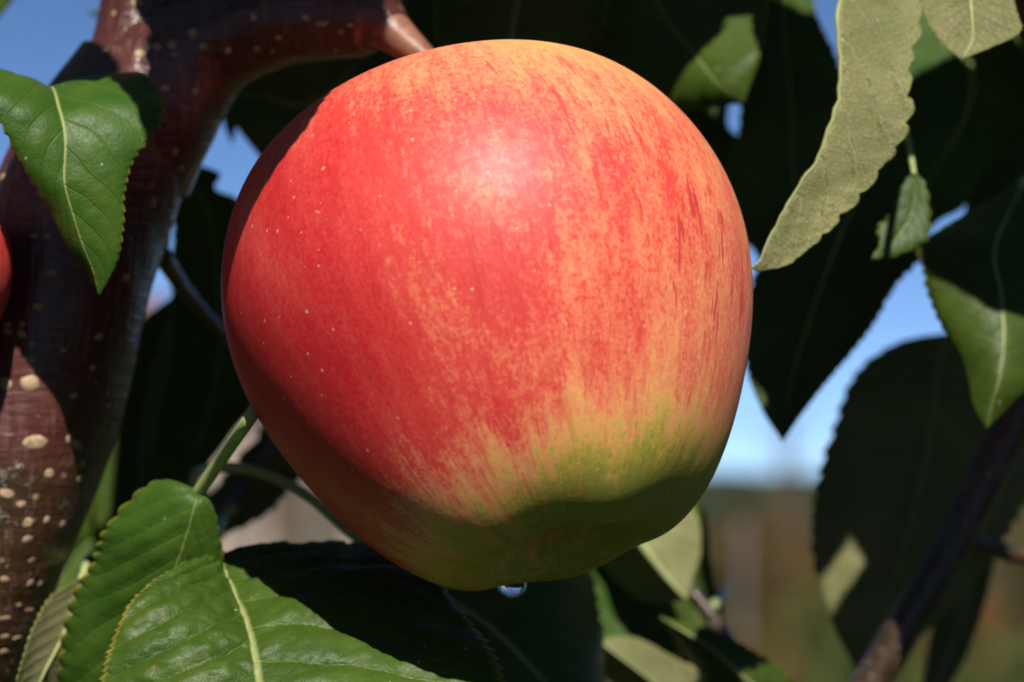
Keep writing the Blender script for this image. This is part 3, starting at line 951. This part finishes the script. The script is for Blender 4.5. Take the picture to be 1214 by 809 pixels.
# ---- corky lenticels on the limb
allV, allF, off = [], [], 0
for V, F in SURF[:3]:
    allV += V.tolist(); allF += [[i + off for i in f] for f in F]; off += len(V)
bvh = BVHTree.FromPolygons([Vector(v) for v in allV], allF)


def lenticel(px, py, a, b, ang=0.0, h=.18):
    d = P(px, py, 1.0) - CAM
    hit, nrm, _, _ = bvh.ray_cast(Vector(CAM), Vector(d).normalized())
    if hit is None: return
    if nrm.dot(Vector(d)) > 0: nrm = -nrm
    k = .385 / FPX
    nr = np.array(nrm)
    tx = np.cross(UP, nr); tx /= np.linalg.norm(tx); ty = np.cross(nr, tx)
    ca, sa = math.cos(ang), math.sin(ang)
    ex, ey = tx * ca + ty * sa, ty * ca - tx * sa
    V = [np.array(hit) + nr * (b * k * h)]
    F = []
    m = 10
    for ring, hh in ((.55, .8), (.95, .15), (1.05, -.5)):
        for j in range(m):
            t = 2 * math.pi * j / m
            jt = random.uniform(.82, 1.16)
            dip = .55 if ring == .55 and abs(math.sin(t)) < .5 else 1.0
            V.append(np.array(hit) + ex * math.cos(t) * a * k * ring * jt + ey * math.sin(t) * b * k * ring * jt + nr * (b * k * h * hh * dip))
    V[0] = np.array(hit) + nr * (b * k * h * random.choice((.1, .9, .9)))
    for j in range(m):
        F.append([0, 1 + j, 1 + (j + 1) % m])
        for r in range(2):
            F.append([1 + r * m + j, 1 + (r + 1) * m + j, 1 + (r + 1) * m + (j + 1) % m, 1 + r * m + (j + 1) % m])
    mk("lenticel", V, F, M_LENT, tree)


for q in [(35, 455, 11, 10, 0), (7, 455, 8, 8, 0), (42, 525, 14, 9, 0), (90, 527, 13, 5, -.5), (82, 521, 5, 6, 0), (58, 562, 7, 6, 0), (8, 586, 9, 6, -.3),
          (25, 598, 6, 4, 0), (98, 551, 5, 4, 0), (95, 568, 6, 6, .5), (33, 620, 7, 6, 0), (56, 617, 5, 5, .4), (74, 622, 5, 5, .5), (33, 640, 7, 5, 0),
          (38, 665, 6, 4, 0), (5, 687, 6, 5, 0), (36, 692, 6, 5, .3), (48, 693, 5, 5, .5), (35, 724, 11, 3, -.1), (22, 718, 5, 3, 0), (6, 733, 8, 3, 0),
          (6, 755, 8, 3, 0), (20, 757, 8, 3, .1), (4, 773, 7, 4, 0), (9, 394, 6, 4, -.4), (25, 396, 6, 5, -.6), (9, 385, 6, 4, 0), (26, 385, 4, 5, .3),
          (162, 3, 8, 4, 0), (171, 23, 6, 5, 0), (166, 64, 7, 5, -.2), (123, 60, 5, 3, 0), (196, 105, 6, 4, .2), (232, 108, 5, 5, .3), (228, 40, 6, 6, 0),
          (204, 53, 5, 6, .4), (184, 55, 6, 4, 0), (208, 180, 5, 5, 0), (215, 200, 4, 4, .3), (182, 240, 5, 7, 0), (212, 232, 4, 4, 0), (60, 324, 6, 4, 0),
          (40, 280, 5, 3, 0), (55, 281, 4, 3, 0), (45, 363, 7, 4, 0), (117, 400, 6, 4, .4), (152, 419, 5, 5, 0), (110, 436, 5, 3, 0), (88, 470, 6, 3, .3),
          (5, 160, 7, 4, 0), (8, 178, 6, 4, 0), (3, 210, 6, 5, 0), (120, 290, 5, 5, .3), (150, 330, 5, 5, 0), (75, 415, 4, 3, 0), (270, 60, 5, 4, .5),
          (330, 45, 4, 3, .5), (362, 20, 4, 3, .4), (385, 28, 5, 3, .3), (398, 60, 4, 3, .6), (300, 20, 4, 4, 0), (415, 30, 4, 3, 0), (348, 70, 4, 3, .2)]:
    lenticel(*q)

# ------------------------------------------------------------------ the apple
AK = [1.0003, 0.0119, 0.0125, 0.0422, -0.01, 0.0001, -0.0056, -0.0009]
APITCH, AROLL = .3615, .2697


def apple_profile(n):
    ph = np.concatenate([np.linspace(0, .7, n // 3, endpoint=False), np.linspace(.7, np.pi, n - n // 3)])
    rho = sum(a * np.cos(k * ph) for k, a in enumerate(AK))
    rho = rho - .32 * np.exp(-(ph / .20) ** 2) - .42 * np.exp(-((np.pi - ph) / .34) ** 2)
    return ph, rho


def apple_frame(x, y, z, pitch, roll):
    c, s = math.cos(pitch), math.sin(pitch)
    cy, cz = z * c - y * s, -z * s - y * c
    c, s = math.cos(roll), math.sin(roll)
    return x * c - cy * s, x * s + cy * c, cz


def apple(name, px, py, d, size, pitch, roll, label, lobes=.011, nl=192, npf=150, spin=0.0, stalk_to=None):
    cen = P(px, py, d)
    phi, rho = apple_profile(npf)
    Lg = np.linspace(0, 2 * np.pi, nl, endpoint=False)
    # five soft lobes pucker the rim round the calyx
    lob = np.exp(-((phi - .42) / .30) ** 2)[:, None] * np.cos(5 * Lg - 1.2)[None] * lobes
    lob = lob + np.exp(-((phi - .34) / .2) ** 2)[:, None] * np.cos(2 * Lg + .4)[None] * lobes * .5
    rr_ = rho[:, None] * (1 + lob)
    r = rr_ * np.sin(phi)[:, None] * (1 + .0191 * np.cos(Lg - 1.0214 + spin))[None]
    Z = -rr_ * np.cos(phi)[:, None]
    X, Y = r * np.cos(Lg)[None], r * np.sin(Lg)[None]
    X = X - .0144 * Z
    ph = np.array([[noise.noise(Vector((x * 1.6, y * 1.6, z * 1.6))) for x, y, z in zip(*row)] for row in zip(X, Y, Z)])
    k = 1 + .006 * ph
    x3, y3, cz = apple_frame(X * k, Y * k, Z * k, pitch, roll)
    W = cen + (x3[..., None] * RIGHT + y3[..., None] * UP - cz[..., None] * FWD) * size
    skin = np.stack([np.repeat(np.cos(Lg + spin)[None], npf, 0), np.repeat(np.sin(Lg + spin)[None], npf, 0), Z], -1)
    skin[..., :2] *= np.clip(r / .35, 0, 1)[..., None]
    o = mk(name, W.reshape(-1, 3), grid_faces(npf, nl, True, flip=False), M_APPLE, attrs={"skin": skin.reshape(-1, 3)}, origin=cen)
    tag(o, label, "apple", None)

    def loc(x, y, z):
        a, b, c = apple_frame(x, y, z, pitch, roll)
        return cen + (a * RIGHT + b * UP - c * FWD) * size
    # withered sepals in the calyx basin
    V, F = [], []
    for k in range(5):
        a = k * 2 * math.pi / 5 + .4
        pts = [loc(math.cos(a) * q, math.sin(a) * q, z) for q, z in ((.012, -.66), (.05, -.74), (.066, -.82), (.03, -.865))]
        v, f = tube_geo(pts, [.022 * size, .020 * size, .014 * size, .004 * size], 6, 8)
        F += [[i + len(V) for i in ff] for ff in f]; V += v.tolist()
    mk("calyx", V, F, M_CALYX, o)
    pts = [loc(0, 0, .42), loc(.02, .02, .70)] + (stalk_to or [loc(.06, .1, 1.1)])
    v, f = tube_geo(pts, [.0013] * (len(pts) - 1) + [.0017], 10, 24)
    mk("stalk", v, f, M_STALK, o)
    return o


SIZE = 318 * .36 / FPX
apple("apple", 583.0, 368.6, .36, SIZE, APITCH, AROLL, "ripe red and yellow streaked apple hanging from the branch",
      stalk_to=[P(505, 95, .388), P(502, 70, .3885)])
apple("apple", -139, 328, .372, .0185, .25, -.2, "bright red apple just showing beside the limb", nl=72, npf=60, spin=2.0,
      stalk_to=[P(-170, 90, .385), P(-40, 250, .394)])

# drop of water hanging from the apple
t = NT("water")
b = t.n("ShaderNodeBsdfPrincipled")
b.inputs['Base Color'].default_value = (1, 1, 1, 1); b.inputs['Roughness'].default_value = 0.0
b.inputs['IOR'].default_value = 1.33; b.inputs['Transmission Weight'].default_value = 1.0
M_WATER = t.done(b.outputs[0])
c = P(607, 690, .366)
k = .366 / FPX
prof = [(0, 6), (9, 5), (15, 3), (17.5, -2), (17, -7), (14, -12.5), (9, -17), (4, -19), (0, -19.6)]
prof = cr(np.array(prof, float), 26)
V = [c + (RIGHT * math.cos(a) * r + np.array([0, 1., 0]) * math.sin(a) * r) * k + np.array([0, 0, 1.]) * z * k
     for r, z in prof for a in np.linspace(0, 2 * math.pi, 28, endpoint=False)]
o = mk("water_drop", V, grid_faces(26, 28, True, flip=True), M_WATER)
tag(o, "clear water drop hanging from the underside of the apple", "water drop")
